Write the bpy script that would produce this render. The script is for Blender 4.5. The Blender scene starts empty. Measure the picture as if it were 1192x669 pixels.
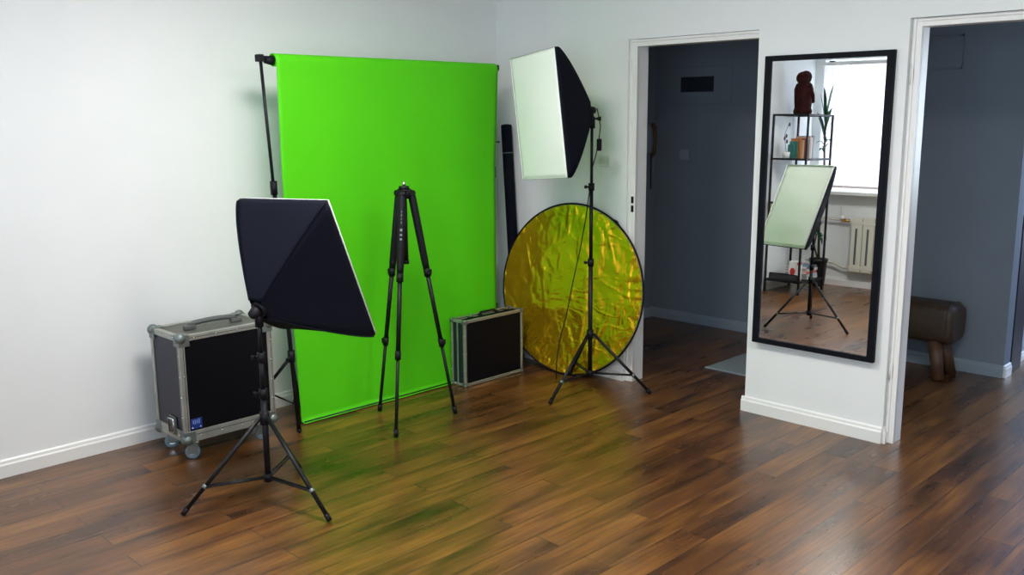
import bpy, bmesh, math, random
from mathutils import Vector, Matrix
random.seed(7)
S = bpy.context.scene
COL = S.collection
PI = math.pi
V = Vector

# ------------------------------------------------------------------ camera
cam_d = bpy.data.cameras.new('camera')
cam_d.sensor_width = 36.0
cam_d.lens = 1082.0 * 36.0 / 1192.0
cam_d.clip_start = 0.02
cam = bpy.data.objects.new('camera', cam_d)
COL.objects.link(cam)
yaw, pit, rol = 0.7889, 0.1833, -0.0071
fw = V((math.cos(pit)*math.sin(yaw), math.cos(pit)*math.cos(yaw), -math.sin(pit)))
rt = V((math.cos(yaw), -math.sin(yaw), 0))
up = rt.cross(fw)
r2 = rt*math.cos(rol) + up*math.sin(rol)
u2 = -rt*math.sin(rol) + up*math.cos(rol)
M = Matrix((r2, u2, -fw)).transposed().to_4x4()
M.translation = V((-4.5424, -4.6385, 1.664))
cam.matrix_world = M
S.camera = cam

# ------------------------------------------------------------------ light and exposure
S.view_settings.view_transform = 'Standard'
S.view_settings.look = 'None'
S.view_settings.exposure = -0.18
S.view_settings.gamma = 1.0
S.view_settings.use_curve_mapping = False
S.cycles.use_denoising = True
S.cycles.max_bounces = 10
S.cycles.diffuse_bounces = 6
S.cycles.glossy_bounces = 6
S.cycles.transparent_max_bounces = 12
S.cycles.sample_clamp_indirect = 6.0
S.cycles.caustics_reflective = False

W = bpy.data.worlds.new('sky')
S.world = W
W.use_nodes = True
W.node_tree.nodes['Background'].inputs[0].default_value = (0.74, 0.87, 1.0, 1)
W.node_tree.nodes['Background'].inputs[1].default_value = 13.0

def area_light(name, loc, direction, sx, sy, power, color=(1, 1, 1), portal=False, shape='RECTANGLE'):
    d = bpy.data.lights.new(name, 'AREA')
    d.shape = shape
    d.size = sx
    if shape in ('RECTANGLE', 'ELLIPSE'):
        d.size_y = sy
    d.energy = power
    d.color = color
    o = bpy.data.objects.new(name, d)
    COL.objects.link(o)
    o.location = loc
    o.rotation_euler = V(direction).to_track_quat('-Z', 'Y').to_euler()
    if portal:
        d.cycles.is_portal = True
    return o

WX = -4.85            # plane of the window wall
CEIL = 2.72
# sky portals in the windows; the one by the camera is an added window
area_light('portal_window_behind_blind', (WX-0.22, -1.10, 1.64), (1, 0, 0), 2.0, 1.36, 10, portal=True)
area_light('portal_added_window', (WX-0.22, -4.30, 1.64), (1, 0, 0), 2.0, 1.36, 10, portal=True)
area_light('portal_far_room_window', (5.1, -4.1, 1.6), (-1, 0, 0), 1.8, 1.4, 10, portal=True)
# ceiling lamp of the studio (the fixture is built below)
area_light('ceiling_lamp_light', (-2.45, -1.75, CEIL-0.085), (0, 0, -1), 0.70, 0.70, 64, (1.0, 0.97, 0.92), shape='DISK')
area_light('ceiling_lamp_light_near', (-2.2, -4.1, CEIL-0.085), (0, 0, -1), 0.70, 0.70, 55, (1.0, 0.95, 0.87), shape='DISK')
# unseen blue lamp added beyond the hall to tint the doorway and floor
area_light('far_room_added_blue_light', (3.3, -3.9, CEIL-0.085), (0, 0, -1), 0.5, 0.5, 60, (0.25, 0.48, 1.0), shape='DISK')

# ------------------------------------------------------------------ materials
def nodes(name):
    m = bpy.data.materials.new(name)
    m.use_nodes = True
    nt = m.node_tree
    return m, nt, nt.nodes['Principled BSDF']

def mat(name, color, rough=0.5, metal=0.0, spec=0.5, bump=0.0, bscale=60.0, vary=0.0, vscale=8.0, coat=0.0, trans=0.0):
    m, nt, b = nodes(name)
    N, L = nt.nodes, nt.links
    b.inputs['Base Color'].default_value = (*color, 1)
    b.inputs['Roughness'].default_value = rough
    b.inputs['Metallic'].default_value = metal
    b.inputs['Specular IOR Level'].default_value = spec
    b.inputs['Coat Weight'].default_value = coat
    b.inputs['Transmission Weight'].default_value = trans
    tc = N.new('ShaderNodeTexCoord')
    if vary > 0:
        n = N.new('ShaderNodeTexNoise'); n.inputs['Scale'].default_value = vscale; n.inputs['Detail'].default_value = 5
        L.new(tc.outputs['Object'], n.inputs['Vector'])
        r = N.new('ShaderNodeValToRGB')
        r.color_ramp.elements[0].position = 0.3; r.color_ramp.elements[1].position = 0.7
        r.color_ramp.elements[0].color = (*[c*(1-vary) for c in color], 1)
        r.color_ramp.elements[1].color = (*[min(1, c*(1+vary)) for c in color], 1)
        L.new(n.outputs['Fac'], r.inputs['Fac']); L.new(r.outputs['Color'], b.inputs['Base Color'])
    if bump > 0:
        n = N.new('ShaderNodeTexNoise'); n.inputs['Scale'].default_value = bscale; n.inputs['Detail'].default_value = 4
        L.new(tc.outputs['Object'], n.inputs['Vector'])
        bp = N.new('ShaderNodeBump'); bp.inputs['Strength'].default_value = bump; bp.inputs['Distance'].default_value = 0.002
        L.new(n.outputs['Fac'], bp.inputs['Height']); L.new(bp.outputs['Normal'], b.inputs['Normal'])
    return m

def emis(name, color, strength):
    m, nt, b = nodes(name)
    b.inputs['Base Color'].default_value = (*color, 1)
    b.inputs['Emission Color'].default_value = (*color, 1)
    b.inputs['Emission Strength'].default_value = strength
    return m

M_wall = mat('wall_paint', (0.80, 0.82, 0.83), 0.75, spec=0.25, bump=0.15, bscale=180, vary=0.015, vscale=3)
M_ceil = mat('ceiling_paint', (0.82, 0.83, 0.83), 0.85, spec=0.2)
M_hall = mat('hall_paint_shaded', (0.205, 0.235, 0.275), 0.8, spec=0.2, bump=0.3, bscale=300, vary=0.04, vscale=3)  # grey paint with the hall's shade and cool cast put into the colour
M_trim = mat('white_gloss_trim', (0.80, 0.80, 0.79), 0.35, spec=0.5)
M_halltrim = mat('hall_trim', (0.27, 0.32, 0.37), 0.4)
M_black = mat('black_metal', (0.005, 0.006, 0.009), 0.42, spec=0.28)
M_blackp = mat('black_plastic', (0.005, 0.005, 0.008), 0.55, spec=0.22)
M_fabric = mat('black_nylon', (0.005, 0.006, 0.013), 0.8, spec=0.12, bump=0.25, bscale=240)
M_diff = mat('white_diffuser_cloth', (0.86, 0.88, 0.85), 0.8, spec=0.15, bump=0.2, bscale=20)
M_alu = mat('aluminium_extrusion', (0.40, 0.41, 0.37), 0.40, metal=0.65, vary=0.12, vscale=14)
M_chrome = mat('chrome', (0.72, 0.74, 0.75), 0.18, metal=1.0)
M_ball = mat('cast_steel_corner', (0.20, 0.235, 0.23), 0.42, metal=0.7)
M_casepanel = mat('black_laminate', (0.003, 0.003, 0.005), 0.6, spec=0.12, bump=0.2, bscale=400)
M_caseside = mat('dark_blue_black_laminate', (0.018, 0.018, 0.035), 0.45, spec=0.4)
M_casetop = mat('worn_grey_laminate', (0.085, 0.088, 0.07), 0.5, vary=0.15, vscale=25)
M_frame = mat('black_mirror_frame', (0.004, 0.005, 0.009), 0.6, spec=0.12)
M_greyrub = mat('grey_rubber', (0.09, 0.10, 0.10), 0.6)
M_wheel = mat('blue_grey_wheel', (0.16, 0.25, 0.32), 0.35)
M_blue = mat('blue_sticker', (0.006, 0.03, 0.22), 0.4)
M_white = mat('white_plastic', (0.75, 0.75, 0.73), 0.4)
M_socket = mat('pale_green_white_plastic', (0.70, 0.72, 0.69), 0.45)
M_leather = mat('worn_brown_leather', (0.055, 0.032, 0.018), 0.5, vary=0.3, vscale=12, bump=0.5, bscale=50)
M_benchleg = mat('brown_bench_wood', (0.10, 0.045, 0.022), 0.5, vary=0.3, vscale=18)
M_carved = mat('dark_red_brown_carved_wood', (0.030, 0.007, 0.006), 0.8, spec=0.1, vary=0.5, vscale=30, bump=0.6, bscale=60)
M_leaf = mat('glossy_green_leaf', (0.010, 0.075, 0.022), 0.35, vary=0.3, vscale=10)
M_soil = mat('soil', (0.02, 0.014, 0.01), 0.9)
M_stem = mat('brown_plant_stem', (0.06, 0.045, 0.025), 0.7)
M_pot = mat('black_plant_pot', (0.015, 0.016, 0.02), 0.4)
M_rad = mat('cream_radiator_enamel', (0.66, 0.65, 0.56), 0.35)
M_brass = mat('brass_valve', (0.55, 0.30, 0.10), 0.35, metal=0.8)
M_glassy = mat('shelf_glass', (0.75, 0.9, 0.85), 0.03, trans=1.0)
M_silver = mat('brushed_steel', (0.6, 0.6, 0.6), 0.3, metal=1.0)

# wood floor: planks along x, 12.8 cm wide
def floor_material():
    m, nt, b = nodes('laminate_floor')
    N, L = nt.nodes, nt.links
    tc = N.new('ShaderNodeTexCoord')
    mp = N.new('ShaderNodeMapping'); mp.inputs['Location'].default_value = (0.33, 0.065, 0)
    L.new(tc.outputs['Object'], mp.inputs['Vector'])
    br = N.new('ShaderNodeTexBrick')
    br.offset = 0.37; br.offset_frequency = 2
    br.inputs['Color1'].default_value = (0, 0, 0, 1); br.inputs['Color2'].default_value = (1, 1, 1, 1)
    br.inputs['Mortar'].default_value = (0.5, 0.5, 0.5, 1)
    br.inputs['Scale'].default_value = 1.0; br.inputs['Mortar Size'].default_value = 0.0018
    br.inputs['Mortar Smooth'].default_value = 0.2; br.inputs['Bias'].default_value = 0.0
    br.inputs['Brick Width'].default_value = 1.22; br.inputs['Row Height'].default_value = 0.128
    L.new(mp.outputs['Vector'], br.inputs['Vector'])
    # plank-shifted coordinates so that grain differs per plank
    sep = N.new('ShaderNodeSeparateXYZ'); L.new(tc.outputs['Object'], sep.inputs[0])
    cs = N.new('ShaderNodeSeparateColor'); L.new(br.outputs['Color'], cs.inputs[0])
    mul = N.new('ShaderNodeMath'); mul.operation = 'MULTIPLY'; mul.inputs[1].default_value = 23.0
    L.new(cs.outputs[0], mul.inputs[0])
    comb = N.new('ShaderNodeCombineXYZ')
    L.new(sep.outputs['X'], comb.inputs['X']); L.new(sep.outputs['Y'], comb.inputs['Y']); L.new(mul.outputs[0], comb.inputs['Z'])
    def noise(scale, stretch, detail=6, rough=0.6, dist=0.0):
        mm = N.new('ShaderNodeMapping'); mm.inputs['Scale'].default_value = stretch
        L.new(comb.outputs[0], mm.inputs['Vector'])
        n = N.new('ShaderNodeTexNoise'); n.inputs['Scale'].default_value = scale
        n.inputs['Detail'].default_value = detail; n.inputs['Roughness'].default_value = rough; n.inputs['Distortion'].default_value = dist
        L.new(mm.outputs[0], n.inputs['Vector'])
        return n
    g1 = noise(1.5, (0.9, 4.2, 1.0), 4, 0.55)
    g2 = noise(2.2, (0.7, 3.2, 1.0), 3, 0.5)
    g3 = noise(5.0, (0.7, 13.0, 1.0), 5, 0.6)
    # blend: broad figure + streaks + plank tone
    def madd(sock, k, add):
        n = N.new('ShaderNodeMath'); n.operation = 'MULTIPLY_ADD'; n.inputs[1].default_value = k
        L.new(sock, n.inputs[0])
        if isinstance(add, (int, float)): n.inputs[2].default_value = add
        else: L.new(add, n.inputs[2])
        return n.outputs[0]
    v = madd(g1.outputs['Fac'], 1.25, -0.625)
    v = madd(g3.outputs['Fac'], 0.85, v)
    v = madd(cs.outputs[0], 0.13, v)
    r1 = N.new('ShaderNodeValToRGB')
    e = r1.color_ramp.elements
    e[0].position = 0.10; e[0].color = (0.028, 0.011, 0.007, 1)
    e[1].position = 0.92; e[1].color = (0.285, 0.120, 0.024, 1)
    k = e.new(0.46); k.color = (0.118, 0.045, 0.012, 1)
    L.new(v, r1.inputs['Fac'])
    # dark smoky knots
    r2_ = N.new('ShaderNodeValToRGB')
    r2_.color_ramp.elements[0].position = 0.28; r2_.color_ramp.elements[0].color = (0.26, 0.27, 0.28, 1)
    r2_.color_ramp.elements[1].position = 0.50; r2_.color_ramp.elements[1].color = (1, 1, 1, 1)
    L.new(g2.outputs['Fac'], r2_.inputs['Fac'])
    mx3 = N.new('ShaderNodeMix'); mx3.data_type = 'RGBA'; mx3.blend_type = 'MULTIPLY'; mx3.inputs['Factor'].default_value = 0.9
    L.new(r1.outputs['Color'], mx3.inputs['A']); L.new(r2_.outputs['Color'], mx3.inputs['B'])
    # seams
    mx4 = N.new('ShaderNodeMix'); mx4.data_type = 'RGBA'; mx4.inputs['B'].default_value = (0.012, 0.008, 0.006, 1)
    L.new(br.outputs['Fac'], mx4.inputs['Factor']); L.new(mx3.outputs['Result'], mx4.inputs['A'])
    L.new(mx4.outputs['Result'], b.inputs['Base Color'])
    mr = N.new('ShaderNodeMapRange'); mr.inputs['To Min'].default_value = 0.25; mr.inputs['To Max'].default_value = 0.31
    L.new(g1.outputs['Fac'], mr.inputs['Value']); L.new(mr.outputs[0], b.inputs['Roughness'])
    b.inputs['Specular IOR Level'].default_value = 0.75
    hs = N.new('ShaderNodeMath'); hs.operation = 'MULTIPLY_ADD'; hs.inputs[1].default_value = -1.0; 
    L.new(br.outputs['Fac'], hs.inputs[0]); 
    sc = N.new('ShaderNodeMath'); sc.operation = 'MULTIPLY'; sc.inputs[1].default_value = 0.05
    L.new(g3.outputs['Fac'], sc.inputs[0]); L.new(sc.outputs[0], hs.inputs[2])
    bp = N.new('ShaderNodeBump'); bp.inputs['Strength'].default_value = 0.35; bp.inputs['Distance'].default_value = 0.0012
    L.new(hs.outputs[0], bp.inputs['Height']); L.new(bp.outputs['Normal'], b.inputs['Normal'])
    return m
M_floor = floor_material()

def green_material():
    m, nt, b = nodes('green_backdrop_vinyl')
    N, L = nt.nodes, nt.links
    tc = N.new('ShaderNodeTexCoord')
    n = N.new('ShaderNodeTexNoise'); n.inputs['Scale'].default_value = 5.0; n.inputs['Detail'].default_value = 3
    L.new(tc.outputs['Object'], n.inputs['Vector'])
    r = N.new('ShaderNodeValToRGB')
    r.color_ramp.elements[0].color = (0.078, 0.58, 0.004, 1); r.color_ramp.elements[1].color = (0.095, 0.62, 0.006, 1)
    L.new(n.outputs['Fac'], r.inputs['Fac']); L.new(r.outputs['Color'], b.inputs['Base Color'])
    b.inputs['Roughness'].default_value = 0.6; b.inputs['Specular IOR Level'].default_value = 0.25
    return m
M_green = green_material()

def gold_material():
    m, nt, b = nodes('crinkled_gold_foil')
    N, L = nt.nodes, nt.links
    b.inputs['Base Color'].default_value = (1.0, 0.60, 0.015, 1)
    b.inputs['Metallic'].default_value = 0.82
    b.inputs['Roughness'].default_value = 0.20
    tc = N.new('ShaderNodeTexCoord')
    def vor(scale, st, rot, dist):
        mp = N.new('ShaderNodeMapping'); mp.inputs['Scale'].default_value = st; mp.inputs['Rotation'].default_value = rot
        L.new(tc.outputs['Object'], mp.inputs['Vector'])
        ns = N.new('ShaderNodeTexNoise'); ns.inputs['Scale'].default_value = 4.0; ns.inputs['Detail'].default_value = 3
        L.new(mp.outputs[0], ns.inputs['Vector'])
        mixv = N.new('ShaderNodeMix'); mixv.data_type = 'VECTOR'; mixv.inputs['Factor'].default_value = dist
        L.new(mp.outputs[0], mixv.inputs['A']); L.new(ns.outputs['Color'], mixv.inputs['B'])
        v = N.new('ShaderNodeTexVoronoi'); v.feature = 'DISTANCE_TO_EDGE'; v.inputs['Scale'].default_value = scale
        L.new(mixv.outputs['Result'], v.inputs['Vector'])
        r = N.new('ShaderNodeValToRGB'); r.color_ramp.elements[0].position = 0.0; r.color_ramp.elements[1].position = 0.16
        r.color_ramp.elements[0].color = (1, 1, 1, 1); r.color_ramp.elements[1].color = (0, 0, 0, 1)
        r.color_ramp.interpolation = 'EASE'
        L.new(v.outputs['Distance'], r.inputs['Fac'])
        return r
    a = vor(5.0, (1.0, 1.0, 0.45), (0.6, 0, 0), 0.35)
    c = vor(9.0, (1.0, 0.5, 1.2), (-0.7, 0, 0), 0.3)
    n = N.new('ShaderNodeTexNoise'); n.inputs['Scale'].default_value = 7; n.inputs['Detail'].default_value = 5; n.inputs['Distortion'].default_value = 1.2
    L.new(tc.outputs['Object'], n.inputs['Vector'])
    s1 = N.new('ShaderNodeMath'); s1.operation = 'MULTIPLY_ADD'; s1.inputs[1].default_value = 0.55
    L.new(a.outputs['Color'], s1.inputs[0])
    s2 = N.new('ShaderNodeMath'); s2.operation = 'MULTIPLY_ADD'; s2.inputs[1].default_value = 0.25
    L.new(c.outputs['Color'], s2.inputs[0]); L.new(n.outputs['Fac'], s2.inputs[2]); L.new(s2.outputs[0], s1.inputs[2])
    bp = N.new('ShaderNodeBump'); bp.inputs['Strength'].default_value = 0.55; bp.inputs['Distance'].default_value = 0.014
    L.new(s1.outputs[0], bp.inputs['Height']); L.new(bp.outputs['Normal'], b.inputs['Normal'])
    return m
M_gold = gold_material()

def blind_material():
    m, nt, b = nodes('sheer_roller_blind')
    N, L = nt.nodes, nt.links
    out = N['Material Output']
    tr = N.new('ShaderNodeBsdfTransparent'); tr.inputs[0].default_value = (0.55, 0.52, 0.52, 1)
    tl = N.new('ShaderNodeBsdfTranslucent'); tl.inputs[0].default_value = (0.56, 0.50, 0.53, 1)
    df = N.new('ShaderNodeBsdfDiffuse'); df.inputs[0].default_value = (0.88, 0.85, 0.84, 1)
    m1 = N.new('ShaderNodeMixShader'); m1.inputs[0].default_value = 0.35
    L.new(tl.outputs[0], m1.inputs[1]); L.new(df.outputs[0], m1.inputs[2])
    m2 = N.new('ShaderNodeMixShader'); m2.inputs[0].default_value = 0.82
    L.new(tr.outputs[0], m2.inputs[1]); L.new(m1.outputs[0], m2.inputs[2])
    L.new(m2.outputs[0], out.inputs[0])
    return m
M_blind = blind_material()

def pane_material():
    m, nt, b = nodes('window_pane_glass')
    N, L = nt.nodes, nt.links
    out = N['Material Output']
    tr = N.new('ShaderNodeBsdfTransparent'); tr.inputs[0].default_value = (0.95, 0.97, 0.97, 1)
    gl = N.new('ShaderNodeBsdfGlossy'); gl.inputs['Roughness'].default_value = 0.02
    mx = N.new('ShaderNodeMixShader'); mx.inputs[0].default_value = 0.06
    L.new(tr.outputs[0], mx.inputs[1]); L.new(gl.outputs[0], mx.inputs[2]); L.new(mx.outputs[0], out.inputs[0])
    return m
M_pane = pane_material()
M_mirror = mat('mirror_silver', (0.90, 0.92, 0.91), 0.0, metal=1.0)

# ------------------------------------------------------------------ mesh helpers
class MB:
    """collects shapes (with material slots) and links them as ONE mesh object"""
    def __init__(self):
        self.bm = bmesh.new(); self.mats = []; self.smooth = []
    def _mi(self, m):
        if m not in self.mats: self.mats.append(m)
        return self.mats.index(m)
    def poly(self, pts, faces, m, smooth=False):
        mi = self._mi(m)
        vs = [self.bm.verts.new(p) for p in pts]
        for f in faces:
            try:
                fc = self.bm.faces.new([vs[i] for i in f]); fc.material_index = mi; fc.smooth = smooth
            except ValueError:
                pass
        return vs
    def box(self, a, b, m, mtx=None, bevel=0.0):
        x0, y0, z0 = [min(a[i], b[i]) for i in range(3)]; x1, y1, z1 = [max(a[i], b[i]) for i in range(3)]
        t = bmesh.new()
        bmesh.ops.create_cube(t, size=1.0)
        for v in t.verts:
            v.co = V(((x0+x1)/2+v.co.x*(x1-x0), (y0+y1)/2+v.co.y*(y1-y0), (z0+z1)/2+v.co.z*(z1-z0)))
        if bevel > 0:
            bmesh.ops.bevel(t, geom=list(t.edges), offset=bevel, segments=2, affect='EDGES', profile=0.5)
        self._merge(t, m, mtx, False)
    def _merge(self, t, m, mtx, smooth):
        mi = self._mi(m)
        mp = {}
        for v in t.verts:
            mp[v] = self.bm.verts.new(mtx @ v.co if mtx else v.co)
        for f in t.faces:
            fc = self.bm.faces.new([mp[v] for v in f.verts]); fc.material_index = mi; fc.smooth = smooth
        t.free()
    def tube(self, pts, r, m, seg=12, cap=True, smooth=True):
        """tube through pts; r number or list"""
        pts = [V(p) for p in pts]; n = len(pts)
        rs = r if isinstance(r, (list, tuple)) else [r]*n
        mi = self._mi(m)
        d0 = (pts[1]-pts[0]).normalized()
        a = d0.orthogonal().normalized(); rings = []
        for i in range(n):
            if i == 0: d = pts[1]-pts[0]
            elif i == n-1: d = pts[-1]-pts[-2]
            else: d = (pts[i+1]-pts[i]).normalized()+(pts[i]-pts[i-1]).normalized()
            d.normalize()
            a = (a-d*a.dot(d)); a = a.normalized() if a.length > 1e-6 else d.orthogonal().normalized()
            b_ = d.cross(a)
            rings.append([self.bm.verts.new(pts[i]+(a*math.cos(2*PI*k/seg)+b_*math.sin(2*PI*k/seg))*rs[i]) for k in range(seg)])
        for i in range(n-1):
            for k in range(seg):
                f = self.bm.faces.new([rings[i][k], rings[i][(k+1) % seg], rings[i+1][(k+1) % seg], rings[i+1][k]])
                f.material_index = mi; f.smooth = smooth
        if cap:
            for rg in (rings[0][::-1], rings[-1]):
                f = self.bm.faces.new(rg); f.material_index = mi
    def cyl(self, a, b, r, m, seg=20, r2=None):
        self.tube([a, b], [r, r if r2 is None else r2], m, seg)
    def ball(self, c, r, m, sc=(1, 1, 1), seg=16, mtx=None):
        t = bmesh.new(); bmesh.ops.create_uvsphere(t, u_segments=seg, v_segments=max(8, seg//2), radius=r)
        for v in t.verts: v.co = V((v.co.x*sc[0], v.co.y*sc[1], v.co.z*sc[2])) + V(c)
        self._merge(t, m, mtx, True)
    def lathe(self, prof, c, m, seg=28, axis='Z', smooth=True):
        """prof list of (r, h)"""
        c = V(c); mi = self._mi(m); rings = []
        for r, h in prof:
            rg = []
            for k in range(seg):
                x, y = r*math.cos(2*PI*k/seg), r*math.sin(2*PI*k/seg)
                p = {'Z': (x, y, h), 'X': (h, x, y), 'Y': (x, h, y)}[axis]
                rg.append(self.bm.verts.new(c+V(p)))
            rings.append(rg)
        for i in range(len(rings)-1):
            for k in range(seg):
                f = self.bm.faces.new([rings[i][k], rings[i][(k+1) % seg], rings[i+1][(k+1) % seg], rings[i+1][k]]); f.material_index = mi; f.smooth = smooth
        for rg in (rings[0], rings[-1]):
            f = self.bm.faces.new(rg); f.material_index = mi
    def sheet(self, fn, nu, nv, m, thick=0.0, smooth=True, closed=False):
        """grid surface fn(u,v)->point; thick along local normal"""
        mi = self._mi(m)
        P = [[V(fn(i/nu, j/nv)) for j in range(nv+1)] for i in range(nu+1)]
        def nrm(i, j):
            a = P[min(i+1, nu)][j]-P[max(i-1, 0)][j]; b = P[i][min(j+1, nv)]-P[i][max(j-1, 0)]
            n = a.cross(b); return n.normalized() if n.length > 1e-12 else V((0, 0, 1))
        A = [[self.bm.verts.new(P[i][j]) for j in range(nv+1)] for i in range(nu+1)]
        def q(*v):
            try:
                f = self.bm.faces.new(v); f.material_index = mi; f.smooth = smooth
            except ValueError: pass
        for i in range(nu):
            for j in range(nv): q(A[i][j], A[i+1][j], A[i+1][j+1], A[i][j+1])
        if thick:
            B = [[self.bm.verts.new(P[i][j]-nrm(i, j)*thick) for j in range(nv+1)] for i in range(nu+1)]
            for i in range(nu):
                for j in range(nv): q(B[i][j+1], B[i+1][j+1], B[i+1][j], B[i][j])
            for i in range(nu):
                q(A[i+1][0], A[i][0], B[i][0], B[i+1][0]); q(A[i][nv], A[i+1][nv], B[i+1][nv], B[i][nv])
            for j in range(nv):
                q(A[0][j], A[0][j+1], B[0][j+1], B[0][j]); q(A[nu][j+1], A[nu][j], B[nu][j], B[nu][j+1])
    def build(self, name, parent=None, recalc=True):
        if recalc: bmesh.ops.recalc_face_normals(self.bm, faces=list(self.bm.faces))
        me = bpy.data.meshes.new(name); self.bm.to_mesh(me); self.bm.free()
        for m in self.mats: me.materials.append(m)
        o = bpy.data.objects.new(name, me); COL.objects.link(o)
        if parent:
            o.parent = parent
            o.matrix_parent_inverse = Matrix.Translation(-wloc(parent))
        return o

def wloc(o):
    return V(o.get('_w', (0, 0, 0))) if '_w' in o else V((0, 0, 0))

def tag(o, label=None, cat=None, group=None, kind=None):
    if label: o['label'] = label
    if cat: o['category'] = cat
    if group: o['group'] = group
    if kind: o['kind'] = kind
    return o

_roots = []
def thing(name, label, cat, loc=(0, 0, 0), group=None):
    """Empty at the thing's base; parts are built in world coordinates"""
    o = bpy.data.objects.new(name, None); COL.objects.link(o)
    o.location = loc; o['_w'] = tuple(loc); o.empty_display_size = 0.1
    _roots.append(o)
    return tag(o, label, cat, group)

def struct(mb, name, label=None):
    o = mb.build(name); o['kind'] = 'structure'
    if label: o['label'] = label
    return o

def wall_boxes(mb, m, x0, x1, y0, y1, z0, z1): mb.box((x0, y0, z0), (x1, y1, z1), m)

# ------------------------------------------------------------------ room shell
YA, YB, YC, YD = -1.121, -1.99, -2.785, -3.80     # doorway 1: YA..YB, doorway 2: YC..YD
HT = 2.10                                          # top of the recessed frames
T = 0.12
XB = 1.70                                          # far wall of the hall
YN = -6.3                                          # wall near the camera's right

mb = MB(); mb.box((WX-0.25, YN-0.1, -0.06), (5.4, 0.1, 0.0), M_floor); struct(mb, 'floor')
mb = MB(); mb.box((WX-0.25, YN-0.1, CEIL), (5.4, 0.1, CEIL+0.06), M_ceil); struct(mb, 'ceiling')
mb = MB(); mb.box((WX-0.25, 0.0, 0), (T, 0.1, CEIL), M_wall); struct(mb, 'wall_left')
# wall with the two doorways
mb = MB()
mb.box((0, YA, 0), (T, 0.0, CEIL), M_wall)
mb.box((0, YB, HT), (T, YA, CEIL), M_wall)
mb.box((0, YC, 0), (T, YB, CEIL), M_wall)
mb.box((0, YD, HT), (T, YC, CEIL), M_wall)
mb.box((0, YN, 0), (T, YD, CEIL), M_wall)
struct(mb, 'wall_right')
# window wall
wz0, wz1 = 0.96, 2.32
mb = MB()
def win_wall(mb, x0, x1, ya, yb, holes, m):
    y = ya
    for h0, h1 in holes:                     # from ya down to yb
        mb.box((x0, h0, 0), (x1, y, CEIL), m)
        mb.box((x0, h1, 0), (x1, h0, wz0), m); mb.box((x0, h1, wz1), (x1, h0, CEIL), m)
        y = h1
    mb.box((x0, yb, 0), (x1, y, CEIL), m)
win_wall(mb, WX-0.25, WX, 0.0, YN, [(-0.10, -2.10), (-3.30, -5.30)], M_wall)  # second opening holds the added window
struct(mb, 'wall_window')
mb = MB(); mb.box((WX-0.25, YN-0.1, 0), (5.4, YN, CEIL), M_wall); struct(mb, 'wall_near')
# hall
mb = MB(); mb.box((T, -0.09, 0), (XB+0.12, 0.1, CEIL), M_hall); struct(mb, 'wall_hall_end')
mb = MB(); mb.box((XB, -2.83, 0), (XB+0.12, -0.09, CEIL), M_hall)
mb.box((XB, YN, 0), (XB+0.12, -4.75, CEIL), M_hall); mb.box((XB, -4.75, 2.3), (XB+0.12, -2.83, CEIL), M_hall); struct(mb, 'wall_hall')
mb = MB(); mb.box((XB+0.12, -2.775, 0), (5.2, -2.68, CEIL), mat('far_room_paint', (0.40, 0.48, 0.52), 0.8)); struct(mb, 'wall_far_room')
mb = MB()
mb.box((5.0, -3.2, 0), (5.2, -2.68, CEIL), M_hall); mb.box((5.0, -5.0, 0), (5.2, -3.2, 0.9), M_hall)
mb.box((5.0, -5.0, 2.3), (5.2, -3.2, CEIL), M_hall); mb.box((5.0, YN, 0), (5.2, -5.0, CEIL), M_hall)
struct(mb, 'wall_far_window')

# baseboards with a small chamfered top
def baseboard(name, a, b, n, m=M_trim, h=0.085, t=0.016):
    """a,b floor points on the wall plane, n = outward normal"""
    a, b, n = V(a), V(b), V(n); z = V((0, 0, 1))
    prof = [(0, 0), (t, 0), (t, h-0.025), (t*0.72, h-0.018), (t*0.60, h-0.006), (t*0.3, h), (0, h)]
    mb = MB()
    pts = [a+n*p[0]+z*p[1] for p in prof]+[b+n*p[0]+z*p[1] for p in prof]
    k = len(prof)
    fs = [(i, (i+1) % k, k+(i+1) % k, k+i) for i in range(k)]+[tuple(range(k))[::-1], tuple(range(k, 2*k))]
    mb.poly(pts, fs, m); return struct(mb, name)
baseboard('baseboard_left', (WX, 0, 0), (0, 0, 0), (0, -1, 0))
baseboard('baseboard_corner', (0, -0.016, 0), (0, YA-0.004, 0), (-1, 0, 0))
baseboard('baseboard_pier', (0, YB+0.016, 0), (0, YC-0.0, 0), (-1, 0, 0))
baseboard('baseboard_pier_side', (-0.0, YC, 0), (0.03, YC, 0), (0, -1, 0))
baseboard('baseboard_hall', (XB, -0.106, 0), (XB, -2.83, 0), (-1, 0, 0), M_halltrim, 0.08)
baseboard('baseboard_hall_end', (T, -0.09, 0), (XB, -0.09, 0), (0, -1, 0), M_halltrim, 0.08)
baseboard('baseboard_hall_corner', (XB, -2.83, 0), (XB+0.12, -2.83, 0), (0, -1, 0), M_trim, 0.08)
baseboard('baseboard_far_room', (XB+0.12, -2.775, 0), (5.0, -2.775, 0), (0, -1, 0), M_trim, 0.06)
baseboard('baseboard_window', (WX, -0.016, 0), (WX, YN, 0), (1, 0, 0))
baseboard('baseboard_right', (0, YD, 0), (0, YN, 0), (-1, 0, 0))
baseboard('baseboard_pier_end', (0.0, YB, 0), (T, YB, 0), (0, 1, 0))

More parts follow.
